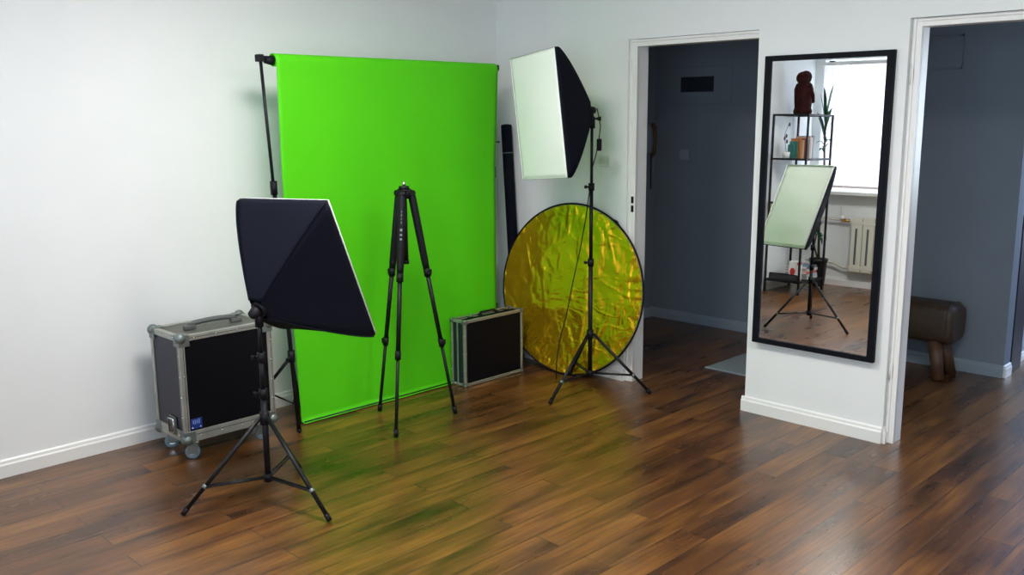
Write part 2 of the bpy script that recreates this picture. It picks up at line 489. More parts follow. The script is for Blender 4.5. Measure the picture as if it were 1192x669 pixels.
# door frames: stepped architrave set slightly back in the openings
def frame_jamb(mb, side_y, inn, z0, z1, xf, w1, w2):
    """jamb from side_y going towards sign inn"""
    s = inn
    mb.box((xf, side_y, z0), (xf+0.02, side_y+s*w1, z1), M_trim, bevel=0.002)
    mb.box((xf-0.008, side_y+s*0.006, z0), (xf+0.014, side_y+s*0.020, z1), M_trim, bevel=0.003)
    mb.box((xf+0.012, side_y, z0), (T+0.004, side_y+s*w2, z1), M_trim, bevel=0.002)
mb = MB()
xf = 0.012
frame_jamb(mb, YA, -1, 0, HT, xf, 0.056, 0.056)
mb.box((xf+0.001, YB, HT-0.042), (xf+0.02, YA-0.03, HT-0.001), M_trim, bevel=0.002)
mb.box((xf-0.0065, YB, HT-0.0175), (xf+0.014, YA-0.0065, HT-0.005), M_trim, bevel=0.003)
mb.box((xf+0.0135, YB, HT-0.040), (T+0.0035, YA-0.03, HT-0.001), M_trim, bevel=0.002)
d1 = struct(mb, 'door_1')
mb = MB()
for z in (1.13, 1.075): mb.box((xf-0.004, YA-0.030, z), (xf+0.001, YA-0.047, z+0.04), M_black)
mb.build('strike_plate', d1)
mb = MB()
xf = 0.03
frame_jamb(mb, YC, -1, 0, HT, xf, 0.045, 0.045)
frame_jamb(mb, YD, 1, 0, HT, xf, 0.045, 0.062)
mb.box((xf+0.001, YD, HT-0.04), (xf+0.02, YC-0.001, HT-0.001), M_trim, bevel=0.002)
mb.box((xf-0.0065, YD, HT-0.0175), (xf+0.014, YC-0.0065, HT-0.005), M_trim, bevel=0.003)
mb.box((xf+0.0135, YD, HT-0.040), (T+0.0035, YC-0.001, HT-0.001), M_trim, bevel=0.002)
d2 = struct(mb, 'door_2')
for z in (1.80, 0.34):
    mb = MB(); mb.box((xf-0.006, YC-0.003, z), (xf+0.004, YC-0.020, z+0.075), M_socket, bevel=0.002)
    mb.cyl((xf-0.008, YC-0.008, z-0.006), (xf-0.008, YC-0.008, z+0.081), 0.005, M_socket, 10)
    mb.build('hinge', d2)

# windows in the window wall
def window(name, y0, y1, xo, xs=1):
    """frame set in the opening y0>y1"""
    mb = MB(); x0, x1 = xo, xo+0.06*xs
    w = 0.055
    mb.box((x0, y1, wz0), (x1, y0, wz0+w), M_trim); mb.box((x0, y1, wz1-w), (x1, y0, wz1), M_trim)
    for y in (y0-w, (y0+y1)/2-w/2, y1): mb.box((x0, y, wz0), (x1, y+w, wz1), M_trim)
    f = struct(mb, name)
    ym = (y0+y1)/2
    for a, b in ((y0-w, ym+w/2), (ym-w/2, y1+w)):
        g = MB(); g.box((xo+0.02*xs, b, wz0+w), (xo+0.026*xs, a, wz1-w), M_pane); g.build('window_pane', f)
    return f
window('window_1', -0.10, -2.10, WX-0.16)
window('added_window', -3.30, -5.30, WX-0.16)  # unseen window, added to bring in light from the camera side
def sill(y0, y1):
    mb = MB(); mb.box((WX-0.10, y1-0.04, wz0-0.005), (WX+0.16, y0+0.04, wz0+0.03), M_trim, bevel=0.006); return mb
struct(sill(-0.10, -2.10), 'trim_1'); struct(sill(-3.30, -5.30), 'trim_2')

# ceiling lamps, outside the photograph
def ceiling_lamp(x, y, r, label):
    t = thing('ceiling_lamp', label, 'lamp', (x, y, CEIL), 'round ceiling lamps')
    mb = MB(); mb.lathe([(r+0.03, CEIL), (r+0.04, CEIL-0.02), (r+0.03, CEIL-0.07), (r+0.015, CEIL-0.075), (r+0.01, CEIL-0.03)], (x, y, 0), M_white, 40); mb.build('lamp_ring', t)
ceiling_lamp(-2.45, -1.75, 0.35, 'round white ceiling lamp above the green backdrop side of the studio')
ceiling_lamp(-2.2, -4.1, 0.35, 'round white ceiling lamp above the doorway side of the studio')
ceiling_lamp(3.3, -3.9, 0.25, 'added round ceiling lamp for blue light in the room beyond the hall')  # fixture made up to go with the added blue light

# ------------------------------------------------------------------ green backdrop on its stand
BX0, BX1, BY, BZ = -1.955, -0.385, -0.365, 1.945
t = thing('backdrop_stand', 'black two-legged backdrop stand carrying the green screen', 'stand', (-1.2, BY, 0))
mb = MB(); mb.cyl((-2.035, BY+0.005, BZ+0.01), (-0.345, BY+0.005, BZ+0.01), 0.012, M_black); mb.build('crossbar', t)
def bd_pole(mb, x, y, xl, yl):
    mb.tube([(x, y, BZ+0.025), (xl+(x-xl)*0.66, yl+(y-yl)*0.66, 1.29)], 0.0085, M_black)
    mb.tube([(xl+(x-xl)*0.66, yl+(y-yl)*0.66, 1.32), (xl, yl, 0.02)], 0.0115, M_black)
    mb.cyl((xl+(x-xl)*0.66, yl+(y-yl)*0.66, 1.34), (xl+(x-xl)*0.655, yl+(y-yl)*0.655, 1.27), 0.018, M_blackp)
mb = MB(); bd_pole(mb, -2.022, BY, -1.975, -0.475)
mb.ball((-1.975, -0.478, 0.012), 0.013, M_blackp); mb.build('left_pole', t)
mb = MB(); bd_pole(mb, -0.368, BY+0.035, -0.368, BY+0.035); mb.build('right_pole', t)
for x, z, s in ((-2.022, BZ+0.01, -1), (-0.368, BZ+0.01, 1)):
    mb = MB(); mb.box((x-0.014, BY-0.016, z-0.018), (x+0.014, BY+0.03, z+0.018), M_blackp, bevel=0.004); mb.build('crossbar_clamp', t)
def leg3(mb, a, b, r=0.009):
    mb.tube([a, b], r, M_black); mb.ball(b, r*1.5, M_blackp)
kx, ky, kz = -1.985, -0.452, 0.42
for f in ((-2.075, -0.06, 0.014), (-1.73, -0.10, 0.014)):
    mb = MB(); leg3(mb, (kx, ky, kz), f)
    mb.tube([(kx, ky, 0.16), (kx+(f[0]-kx)*0.55, ky+(f[1]-ky)*0.55, kz+(f[2]-kz)*0.55)], 0.005, M_black, 8); mb.build('leg', t)
for f in ((-0.12, -0.12, 0.014), (-0.62, -0.12, 0.014)):
    mb = MB(); leg3(mb, (-0.368, BY+0.035, 0.42), f)
    mb.tube([(-0.368, BY+0.035, 0.16), (-0.368+(f[0]+0.368)*0.55, BY+0.035+(f[1]-BY-0.035)*0.55, kz*0.45)], 0.005, M_black, 8); mb.build('leg', t)
for x, y, z in ((kx, ky, kz), (-0.368, BY+0.035, 0.42)):
    mb = MB(); mb.cyl((x, y, z-0.03), (x, y, z+0.03), 0.019, M_blackp); mb.tube([(x, y, z), (x-0.035, y-0.01, z-0.012)], 0.008, M_blackp); mb.build('collar', t)
mb = MB(); mb.tube([(-0.368, BY+0.035, 1.50), (-0.315, BY+0.04, 1.495)], 0.004, M_blackp); mb.ball((-0.310, BY+0.04, 1.495), 0.006, M_blackp); mb.build('lock_lever', t)

t = thing('green_backdrop', 'bright green screen backdrop hanging from its black stand in front of the left wall', 'backdrop', ((BX0+BX1)/2, BY, 0))
RR = 0.034
def cloth(u, v):
    # v: path from over the roller down to the floor with a slight forward drape
    Ltot = PI*RR*0.8 + BZ + 0.01
    s = v*Ltot; arc = PI*RR*0.8
    xl = BX0+0.0+0.07*v; x = xl+(BX1-xl)*u
    if s < arc:
        th = PI*0.8-s/RR
        y = BY-RR*math.cos(th); z = BZ+RR*math.sin(th)
        return (x, y, z)
    d = s-arc
    z = BZ-d
    wv = 0.005*math.sin(u*9+z*1.7)*min(1, d)+0.003*math.sin(u*23+1.0+z*3)*min(1, d*1.2)
    y = BY-RR+0.036*min(1, d/0.6)+wv
    if z < 0.006: y -= (0.006-z)*2.0; z = 0.006
    return (x, y, z)
def cloth2(u, v): return cloth(u, v**1.35 if v > 0 else 0)
mb = MB(); mb.sheet(cloth2, 60, 120, M_green, thick=0.0015); mb.build('backdrop_sheet', t)
mb = MB(); mb.cyl((BX0+0.004, BY, BZ), (BX1-0.004, BY, BZ), RR-0.004, M_green, 28); mb.build('roller', t)
mb = MB()
for x0, x1 in ((BX0-0.042, BX0+0.006), (BX1-0.006, BX1+0.006)): mb.tube([(x0, BY, BZ), (x1, BY, BZ)], [0.016, 0.027], M_blackp, 20)
mb.build('end_cap', t)
mb = MB(); mb.tube([(BX0+0.075, BY-0.012, 0.010), ((BX0+BX1)/2, BY-0.018, 0.010), (BX1, BY-0.012, 0.010)], 0.006, M_black, 8); mb.build('bottom_bar', t)

# ------------------------------------------------------------------ flight cases
def rail(mb, a, b, w, t_, m=M_alu):
    pass
def flight_case(name, label, x, y, w, d, z0, h, big):
    """front face at y, going back to y+d"""
    t = thing(name, label, 'case', (x+w/2, y+d/2, 0))
    e = 0.028 if big else 0.018
    x1, y1, z1 = x+w, y+d, z0+h
    k = 0.006
    mb = MB()
    mb.box((x+k, y+k, z0+k), (x1-k, y1-k, z1-k), M_casepanel)
    mb.box((x+k-0.001, y+e, z0+e), (x+k, y1-e, z1-e), M_caseside)
    if big: mb.box((x+e, y+e, z1-k), (x1-e, y1-e, z1-k+0.001), M_casetop)
    mb.build('body', t)
    # aluminium edge extrusions
    def edge(a, b):
        mb = MB(); mb.box(a, b, M_alu, bevel=0.002)
        # rivets
        a_, b_ = V(a), V(b); L = max(abs(b_[i]-a_[i]) for i in range(3)); ax = [abs(b_[i]-a_[i]) for i in range(3)].index(L)
        n = 4 if big else 3
        for i in range(n):
            c = (a_+b_)/2; c[ax] = min(a_[ax], b_[ax])+L*(i+0.7)/(n+0.4)
            for (ox, oy, oz) in ((0, -1, 0), (-1, 0, 0)):
                if (ax == 0 and ox) or (ax == 1 and oy): continue
                p = c.copy()
                if oy: p[1] = min(a_[1], b_[1])-0.0005
                if ox: p[0] = min(a_[0], b_[0])-0.0005
                mb.ball(p, 0.004, M_chrome, seg=8)
        mb.build('edge_rail', t)
    lo = 0.055 if big else e
    M_groove = M_greyrub
    def groove(a, b):
        mb = MB(); mb.box(a, b, M_groove); mb.build('rail_groove', t)
    gw = 0.0035
    for xx in (x, x1-e): groove((xx+e*0.62, y-0.0006, z0+lo), (xx+e*0.62+gw, y+0.001, z1-e))
    groove((x+e, y-0.0006, z1-e*0.55), (x1-e, y+0.001, z1-e*0.55+gw)); groove((x+e, y-0.0006, z0+lo*0.62), (x1-e, y+0.001, z0+lo*0.62+gw))
    groove((x-0.0006, y+e*0.62, z0+lo), (x+0.001, y+e*0.62+gw, z1-e))
    for yy in (y, y1-e):
        edge((x, yy, z1-e), (x1, yy+e, z1)); edge((x, yy, z0), (x1, yy+e, z0+lo))
        edge((x, yy, z0+lo), (x+e, yy+e, z1-e)); edge((x1-e, yy, z0+lo), (x1, yy+e, z1-e))
    for xx in (x, x1-e):
        edge((xx, y+e, z1-e), (xx+e, y1-e, z1)); edge((xx, y+e, z0), (xx+e, y1-e, z0+lo))
    # ball corners
    for cx in (x, x1):
        for cy in (y, y1):
            for cz in (z0, z1):
                sx = 1 if cx == x else -1; sy = 1 if cy == y else -1; sz = 1 if cz == z0 else -1
                mb = MB(); r = 0.028 if big else 0.013
                mb.ball((cx+sx*r*0.45, cy+sy*r*0.45, cz+sz*r*0.45), r, M_ball)
                q = r*1.9; th = 0.003
                mb.box((cx-sx*th, cy-sy*th, cz), (cx+sx*q, cy, cz+sz*q), M_ball, bevel=0.001)
                mb.box((cx-sx*th, cy, cz), (cx, cy+sy*q, cz+sz*q), M_ball, bevel=0.001)
                if not (cz == z0 and not big): mb.box((cx, cy, cz-sz*th), (cx+sx*q, cy+sy*q, cz), M_ball, bevel=0.001)
                mb.build('corner', t)
    return t, e
bx, by, bw, bd, bz, bh = -2.600, -0.462, 0.50, 0.315, 0.098, 0.535
t, e = flight_case('flight_case', 'large black flight case on casters against the left wall with grey edges', bx, by, bw, bd, bz, bh, True)
# top handle (strap between two end blocks)
mb = MB(); zt = bz+bh; hy = by+0.135
for hx in (bx+0.125, bx+0.375): mb.box((hx-0.03, hy-0.014, zt-0.004), (hx+0.03, hy+0.014, zt+0.018), M_greyrub, bevel=0.004)
pts = [(bx+0.12+0.26*i/12, hy, zt+0.018+0.012*math.sin(PI*i/12)**0.6) for i in range(13)]
mb.tube(pts, [0.008]+[0.0125]*11+[0.008], M_greyrub, 12)
mb.build('handle', t)
# recessed side latch (butterfly) on the left side
mb = MB(); lx = bx-0.004; ly = by+0.125
mb.box((lx, ly-0.035, bz+0.02), (lx+0.006, ly+0.035, bz+0.115), M_ball, bevel=0.002)
mb.tube([(lx-0.004, ly-0.026, bz+0.03), (lx-0.008, ly-0.026, bz+0.105), (lx-0.008, ly+0.026, bz+0.105), (lx-0.004, ly+0.026, bz+0.03)], 0.005, M_chrome, 8)
mb.cyl((lx-0.008, ly, bz+0.05), (lx+0.002, ly, bz+0.05), 0.014, M_greyrub)
mb.build('latch', t)
# sticker with pale unreadable marks
mb = MB(); sx0, sz0 = bx+0.034, bz+0.063
mb.box((sx0, by+0.0035, sz0), (sx0+0.058, by+0.0060, sz0+0.052), M_blue)
M_pale = mat('pale_blue_print', (0.20, 0.30, 0.60), 0.5)
for i, (dx, dz, hh) in enumerate(((0.010, 0.026, 0.018), (0.020, 0.024, 0.022), (0.030, 0.026, 0.018), (0.040, 0.024, 0.024))):
    mb.box((sx0+dx, by+0.0030, sz0+dz), (sx0+dx+0.006, by+0.0034, sz0+dz+hh), M_pale)
for dx in (0.004, 0.046): mb.box((sx0+dx, by+0.0030, sz0+0.004), (sx0+dx+0.006, by+0.0034, sz0+0.011), M_white)
tag(mb.build('sticker', t), 'small square blue sticker with pale marks')
# casters
for cx, cy, rz in ((bx+0.052, by+0.045, -0.70), (bx+0.052, by+bd-0.045, -0.45), (bx+bw-0.060, by+0.045, -0.85), (bx+bw-0.060, by+bd-0.045, -0.3)):
    Mx = Matrix.Translation((cx, cy, 0)) @ Matrix.Rotation(rz, 4, 'Z')
    mb = MB()
    mb.box((-0.04, -0.035, bz-0.006), (0.04, 0.035, bz-0.001), M_chrome, Mx, bevel=0.001)
    mb.box((-0.022, -0.019, 0.028), (0.030, -0.015, bz-0.006), M_ball, Mx, bevel=0.001)
    mb.box((-0.022, 0.015, 0.028), (0.030, 0.019, bz-0.006), M_ball, Mx, bevel=0.001)
    mb.box((-0.022, -0.019, bz-0.012), (0.030, 0.019, bz-0.006), M_ball, Mx, bevel=0.001)
    c = mb.build('caster', t)
    mb = MB()
    A = Mx @ V((0, -0.013, 0.036)); B = Mx @ V((0, 0.013, 0.036)); ax = (B-A).normalized()
    mb.tube([A, A+ax*0.003, B-ax*0.003, B], [0.031, 0.036, 0.036, 0.031], M_wheel, 28)
    mb.tube([A-ax*0.003, B+ax*0.003], 0.017, M_chrome, 16)
    mb.build('wheel', c)
# tray with bottom rail below the case, in lighter metal
sx, sy, sw, sd, sh = -0.800, -0.508, 0.515, 0.128, 0.42
t, e = flight_case('small_flight_case', 'small black flight case standing on the floor by the green backdrop and gold reflector', sx, sy, sw, sd, 0.003, sh, False)
mb = MB(); z = 0.003+sh
mb.box((sx, sy+sd*0.5-0.006, 0.003), (sx-0.002, sy+sd*0.5+0.006, z), M_alu); mb.box((sx, sy+sd*0.5-0.006, z), (sx+sw, sy+sd*0.5+0.006, z+0.002), M_alu)
mb.build('lid_seam', t)
mb = MB(); hy = sy+sd*0.5
for hx in (sx+0.19, sx+0.33): mb.box((hx-0.014, hy-0.010, z), (hx+0.014, hy+0.010, z+0.010), M_black, bevel=0.002)
mb.tube([(sx+0.19, hy, z+0.008), (sx+0.20, hy, z+0.018), (sx+0.32, hy, z+0.018), (sx+0.33, hy, z+0.008)], 0.007, M_black); mb.build('handle', t)
for hx in (sx+0.10, sx+0.42):
    mb = MB(); mb.box((hx-0.018, hy-0.020, z), (hx+0.018, hy+0.020, z+0.005), M_black, bevel=0.001); mb.box((hx-0.010, hy-0.014, z+0.005), (hx+0.010, hy+0.014, z+0.009), M_chrome, bevel=0.001); mb.build('latch', t)

# ------------------------------------------------------------------ light stands and softboxes
def light_stand(label, c, feet, hub, base, top, col):
    """c centre, feet three floor points, hub height of the leg collar, base height of the lower collar"""
    t = thing('light_stand', label, 'stand', (c[0], c[1], 0), 'tripod light stands')
    cx, cy = c
    mb = MB()
    mb.cyl((cx, cy, base-0.02), (cx, cy, col[0]), 0.0135, M_black)
    mb.cyl((cx, cy, col[0]), (cx, cy, col[1]), 0.0110, M_black)
    mb.cyl((cx, cy, col[1]), (cx, cy, top), 0.0085, M_black); mb.build('pole', t)
    for z in col[:2]:
        mb = MB(); mb.cyl((cx, cy, z-0.025), (cx, cy, z+0.018), 0.018, M_blackp)
        d = V((-0.75, 0.66, 0)); p = V((cx, cy, z-0.004)); mb.tube([p, p+d*0.030], 0.006, M_blackp); mb.tube([p+d*0.028, p+d*0.042], [0.011, 0.009], M_blackp); mb.build('clamp_knob', t)
    mb = MB(); mb.cyl((cx, cy, hub-0.03), (cx, cy, hub+0.025), 0.021, M_blackp); mb.build('upper_collar', t)
    mb = MB(); mb.cyl((cx, cy, base-0.018), (cx, cy, base+0.018), 0.019, M_blackp); mb.build('lower_collar', t)
    for f in feet:
        d = (V((f[0], f[1], 0))-V((cx, cy, 0))); R = d.length; d.normalize()
        a = V((cx, cy, hub))+d*0.020; b = V((f[0], f[1], 0.010))
        s = d.cross(V((0, 0, 1)))
        mb = MB(); mb.tube([a, b], 0.0095, M_black, 12)
        g = mb.build('leg', t)
        mb = MB(); mb.tube([b+(a-b).normalized()*0.03, b-(a-b).normalized()*0.002], [0.012, 0.011], M_blackp, 12); mb.build('rubber_foot', g)
        q = a+(b-a)*((hub-base)/(hub-0.01))
        mb = MB(); mid = V((cx, cy, base))+d*0.015
        for o_ in (-0.008, 0.008):
            mb.tube([mid+s*o_, q+s*o_], 0.0045, M_black, 8)
        mb.ball(q, 0.013, M_ball, seg=10)
        mb.build('brace', t)
    return t
LC = (-2.57, -1.17)
light_stand('black tripod light stand nearest the camera, in front of the large flight case', LC, [(-2.904, -1.034), (-2.505, -1.535), (-2.27, -0.94)], 0.39, 0.118, 0.83, (0.50, 0.66))
RC = (-0.32, -1.11)
light_stand('black tripod light stand in front of the gold reflector disc', RC, [(-0.692, -1.12), (-0.125, -1.423), (-0.15, -0.80)], 0.36, 0.115, 1.64, (0.80, 1.25))

def softbox(label, c, n, corners, apex, depth, stand_top):
    """corners: dict TL,TR,BR,BL of the front; apex: lamp position"""
    t = thing('softbox', label, 'softbox', stand_top, 'softboxes')
    c, n, apex = V(c), V(n).normalized(), V(apex)
    K = [V(corners[k]) for k in ('TL', 'TR', 'BR', 'BL')]
    ctr = sum(K, V())/4
    lip = 0.026
    rb = 0.055
    small = [apex+(k-ctr).normalized()*rb for k in K]
    def ringpt(s, i, f):
        """s along depth 0..1, i edge index, f along edge"""
        a0, b0 = K[i]-ctr, K[(i+1) % 4]-ctr
        if s <= 0:
            return ctr+a0+(b0-a0)*f
        sa, sb = small[i]-apex, small[(i+1) % 4]-apex
        ax = ctr+(apex-ctr)*s
        g = 1-s**1.18
        pa = a0*g+sa*(1-g); pb = b0*g+sb*(1-g)
        sag = 1-0.055*math.sin(PI*f)*math.sin(PI*min(1, s*1.1))
        return ax+(pa+(pb-pa)*f)*sag
    mb = MB()
    for i in range(4):
        def fn(u, v, i=i):
            if u < 0.06:
                return ringpt(0, i, v)+n*(0.006-lip*0.9*(u/0.06))
            s = (u-0.06)/0.94
            base = ringpt(max(s, 1e-6), i, v)
            k = 1-s
            return base+n*(0.006-lip*0.9)*k
        mb.sheet(fn, 34, 14, M_fabric, thick=0.002)
    mb.build('shell', t)
    # ribs along the seams
    for i in range(4):
        mb = MB(); pts = [ringpt(max(s/24, 1e-6), i, 0)+n*(0.006-lip*0.9)*(1-s/24) for s in range(25)]
        mb.tube(pts, 0.0028, M_fabric, 8); mb.build('seam', t)
    # diffuser front
    mb = MB()
    def df(u, v):
        p = K[0]+(K[1]-K[0])*u+(K[3]-K[0])*v
        b = 0.012*math.sin(PI*u)*math.sin(PI*v)+0.0012*math.sin(v*19)*math.sin(PI*u)
        return p+n*(0.002+b*0.7)
    mb.sheet(df, 20, 24, M_diff, thick=0.002); mb.build('diffuser', t)
    mb = MB()
    E = [ctr+(k-ctr)*0.996+n*0.006 for k in K]; mb.tube(E+[E[0]], 0.0024, M_diff, 8); mb.build('hem', t)
    # lamp socket, tilt bracket
    mb = MB(); back = (apex-ctr).normalized()
    mb.tube([apex-back*0.02, apex+back*0.006], 0.036, M_blackp, 24)
    mb.tube([apex, apex+back*0.025, apex+back*0.045, apex+back*0.05], [0.026, 0.024, 0.018, 0.008], M_blackp, 20); mb.build('lamp_holder', t)
    mb = MB(); st = V(stand_top)
    mb.cyl(st-V((0, 0, 0.055)), st+V((0, 0, 0.012)), 0.018, M_blackp)
    mb.tube([st+V((0, 0, 0.0)), apex+back*0.02], [0.012, 0.014], M_blackp); mb.build('tilt_bracket', t)
    mb = MB(); sd_ = V((0.70, -0.71, 0)) if True else None
    k0 = st+V((0, 0, 0.0)); mb.tube([k0, k0+sd_*0.035], 0.006, M_blackp); mb.tube([k0+sd_*0.03, k0+sd_*0.052], [0.009, 0.014], M_blackp); mb.build('tilt_knob', t)
    return t
softbox('black-backed softbox seen from behind and tilted up, on the stand before the large flight case', (-2.293, -1.139, 1.007), (0.866, 0.277, 0.415),
        dict(TL=(-2.502, -0.946, 1.315), TR=(-2.359, -1.405, 1.324), BR=(-2.084, -1.331, 0.700), BL=(-2.227, -0.873, 0.691)), (-2.578, -1.185, 0.868), 0.33, (-2.57, -1.17, 0.845))
softbox('raised softbox with white front facing left, on the stand before the gold reflector', (-0.651, -0.997, 1.655), (-0.956, 0.283, -0.076),
        dict(TL=(-0.597, -0.727, 1.984), TR=(-0.742, -1.204, 2.020), BR=(-0.705, -1.268, 1.326), BL=(-0.561, -0.790, 1.289)), (-0.335, -1.092, 1.685), 0.33, (-0.32, -1.11, 1.640))
# power cable of the raised softbox
mb = MB()
cp = [(-0.30, -1.13, 1.70), (-0.285, -1.145, 1.60), (-0.29, -1.14, 1.53), (-0.30, -1.128, 1.44), (-0.30, -1.10, 1.36), (-0.27, -1.06, 1.26), (-0.25, -1.01, 1.05), (-0.25, -0.965, 0.85), (-0.25, -0.91, 0.65), (-0.25, -0.865, 0.46), (-0.26, -0.81, 0.26), (-0.27, -0.79, 0.10), (-0.28, -0.80, 0.006)]
mb.tube(cp, 0.0032, M_blackp, 8)
pc = tag(mb.build('power_cable'), 'thin black power cable hanging from the raised softbox in front of the gold disc', 'cable')
mb = MB(); mb.box((-0.300, -1.150, 1.455), (-0.276, -1.128, 1.525), M_blackp, bevel=0.004); mb.build('inline_switch', pc)

# ------------------------------------------------------------------ camera tripod
TC = V((-1.449, -0.768, 0))
t = thing('camera_tripod', 'black camera tripod without a head, standing in front of the green backdrop', 'tripod', TC)
mb = MB()
mb.cyl(TC+V((0, 0, 1.235)), TC+V((0, 0, 1.285)), 0.036, M_blackp); mb.cyl(TC+V((0, 0, 1.285)), TC+V((0, 0, 1.300)), 0.028, M_black)
mb.build('shoulder', t)
mb = MB(); mb.cyl(TC+V((0, 0, 1.298)), TC+V((0, 0, 1.325)), 0.008, M_chrome); tag(mb.build('mounting_screw', t), 'bare silver mounting screw')
mb = MB(); mb.cyl(TC+V((0, 0, 0.90)), TC+V((0, 0, 1.25)), 0.0135, M_black); mb.cyl(TC+V((0, 0, 0.885)), TC+V((0, 0, 0.905)), 0.016, M_blackp); mb.build('centre_column', t)
M_grey = mat('grey_lettering', (0.16, 0.17, 0.20), 0.6)
for i, f in enumerate(((-1.680, -0.932), (-1.466, -0.512), (-1.200, -0.861))):
    F = V((f[0], f[1], 0.012)); d = F-TC; d.z = 0; d.normalize()
    A = TC+V((0, 0, 1.262))+d*0.040
    P = lambda k: A+(F-A)*k
    g = MB(); g.tube([P(0), P(0.02), P(0.30), P(0.33)], [0.016, 0.021, 0.0195, 0.017], M_blackp, 14)
    g.tube([P(0.30), P(0.345)], 0.0165, M_black); g.tube([P(0.33), P(0.66)], 0.0120, M_black); g.tube([P(0.64), P(0.985)], 0.0092, M_black)
    lg = g.build('leg', t)
    for k in (0.345, 0.665):
        g = MB(); g.tube([P(k-0.018), P(k+0.018)], 0.0185 if k < 0.5 else 0.016, M_blackp); s = d.cross(V((0, 0, 1))); g.box(P(k)-V((0.010, 0.010, 0.015)), P(k)+d*0.022+V((0.006, 0.006, 0.015)), M_blackp, bevel=0.003); g.build('lever_lock', lg)
    g = MB(); g.tube([P(0.968), P(1.0)], [0.0135, 0.012], M_blackp); g.build('rubber_foot', lg)
    g = MB(); s = d.cross(V((0, 0, 1))); g.tube([A+s*0.022, A-s*0.022], 0.017, M_blackp, 14); g.build('hinge', lg)
    if i == 0:
        g = MB(); cdir = (cam.location-P(0.15)).normalized(); ax = (F-A).normalized(); sd_ = ax.cross(cdir).normalized(); out = sd_.cross(ax).normalized()
        if out.dot(cdir) < 0: out = -out
        for marks in (((0.075, 0.008, 0.004), (0.090, 0.010, 0.004), (0.105, 0.008, 0.004), (0.120, 0.011, 0.004)), ((0.150, 0.014, 0.012), (0.170, 0.010, 0.012), (0.188, 0.010, 0.012))):
            g = MB()
            for k, hh, ww in marks:
                p = P(k)+out*0.0206; rm = Matrix((sd_, ax, out)).transposed().to_4x4(); rm.translation = p
                g.box((-ww/2, -hh/2, -0.0015), (ww/2, hh/2, 0.0008), M_grey, rm)
            g.build('lettering', lg)

# ------------------------------------------------------------------ gold reflector disc leaning on the wall
dc = V((-0.102, -0.752, 0.556)); dyaw, dtl, DR = 0.093, 0.106, 0.552
dn = V((-math.cos(dtl)*math.cos(dyaw), -math.cos(dtl)*math.sin(dyaw), math.sin(dtl)))
dr = V((math.sin(dyaw), -math.cos(dyaw), 0)); du = dr.cross(dn)
if du.z < 0: du = -du
t = thing('reflector_disc', 'large round crinkled gold reflector with black rim leaning against the wall', 'reflector', (dc.x, dc.y, 0))
from mathutils import noise as mn
mb = MB()
def dz(r, a):
    p = V((r*math.cos(a), r*math.sin(a), 0))
    h = 0.003*mn.noise(p*2.2+V((3, 1, 0)))+0.0015*mn.noise(V((p.x*4+p.y*2.0, p.y*4-p.x*2, 5)))
    k = max(0, (r/DR-0.72)/0.28)
    # radial gathers near the rim, strongest low and at the right
    wgt = 0.25+0.9*max(0, math.cos(a-0.1))**2 + 1.3*max(0, math.cos(a-PI*1.33))**2
    h += 0.0050*k*wgt*math.sin(a*38+16*mn.noise(V((math.cos(a)*3, math.sin(a)*3, 1+r))))*max(0, 0.3+1.6*mn.noise(V((math.cos(a)*2.3, math.sin(a)*2.3, 7))))
    h += 0.0035*mn.noise(V((p.x*16+p.y*7, p.y*11, 2)))
    return h
nr, na = 44, 300
vs = [[dc+dr*(DR*0.985*i/nr*math.cos(2*PI*k/na))+du*(DR*0.985*i/nr*math.sin(2*PI*k/na))+dn*(0.004+dz(DR*i/nr, 2*PI*k/na)*(1 if i < nr else 0.2)) for k in range(na)] for i in range(1, nr+1)]
pts = [dc+dn*0.004]+[p for rg in vs for p in rg]
fs = [(0, 1+k, 1+(k+1) % na) for k in range(na)]
for i in range(nr-1):
    for k in range(na):
        a0 = 1+i*na+k; a1 = 1+i*na+(k+1) % na
        fs.append((a0, a0+na, a1+na, a1))
# back side closes the foil into a thin lens
nb = len(pts)
pts += [dc-dn*0.003]+[dc-dn*0.003+dr*(DR*0.98*math.cos(2*PI*k/na))+du*(DR*0.98*math.sin(2*PI*k/na)) for k in range(na)]
fs += [(nb, nb+1+(k+1) % na, nb+1+k) for k in range(na)]
mb.poly([p for p in pts], fs, M_gold, smooth=True)
mb.build('gold_foil', t, recalc=False)
mb = MB()
rim = [dc+dr*(DR*math.cos(2*PI*k/120))+du*(DR*math.sin(2*PI*k/120)) for k in range(121)]
mb.tube(rim, 0.0062, M_blackp, 8, cap=False); mb.build('rim', t)
mb = MB(); a = 1.02
p = dc+dr*(DR*math.cos(a))+du*(DR*math.sin(a)); q = dc+dr*(DR*math.cos(a-0.12))+du*(DR*math.sin(a-0.12))
mb.tube([p, (p+q)/2+(p-dc).normalized()*0.012, q], 0.005, M_blackp, 8); mb.build('hanging_loop', t)

# ------------------------------------------------------------------ black paper roll in the corner
t = thing('paper_roll', 'tall black roll leaning in the room corner beside the green backdrop', 'roll', (-0.10, -0.29, 0))
a = V((-0.052, -0.135, 1.60)); b = V((-0.085, -0.275, 0.008)); ax = (b-a).normalized()
mb = MB(); mb.tube([a, a+ax*0.012, b], [0.034, 0.036, 0.036], M_fabric, 24); mb.build('roll', t)
mb = MB(); mb.tube([a-ax*0.003, a+ax*0.004], 0.020, M_blackp, 18); mb.build('core', t)
mb = MB(); q = a+ax*0.185; mb.tube([q, q+ax*0.006], 0.0366, M_ball, 24); mb.build('band', t)

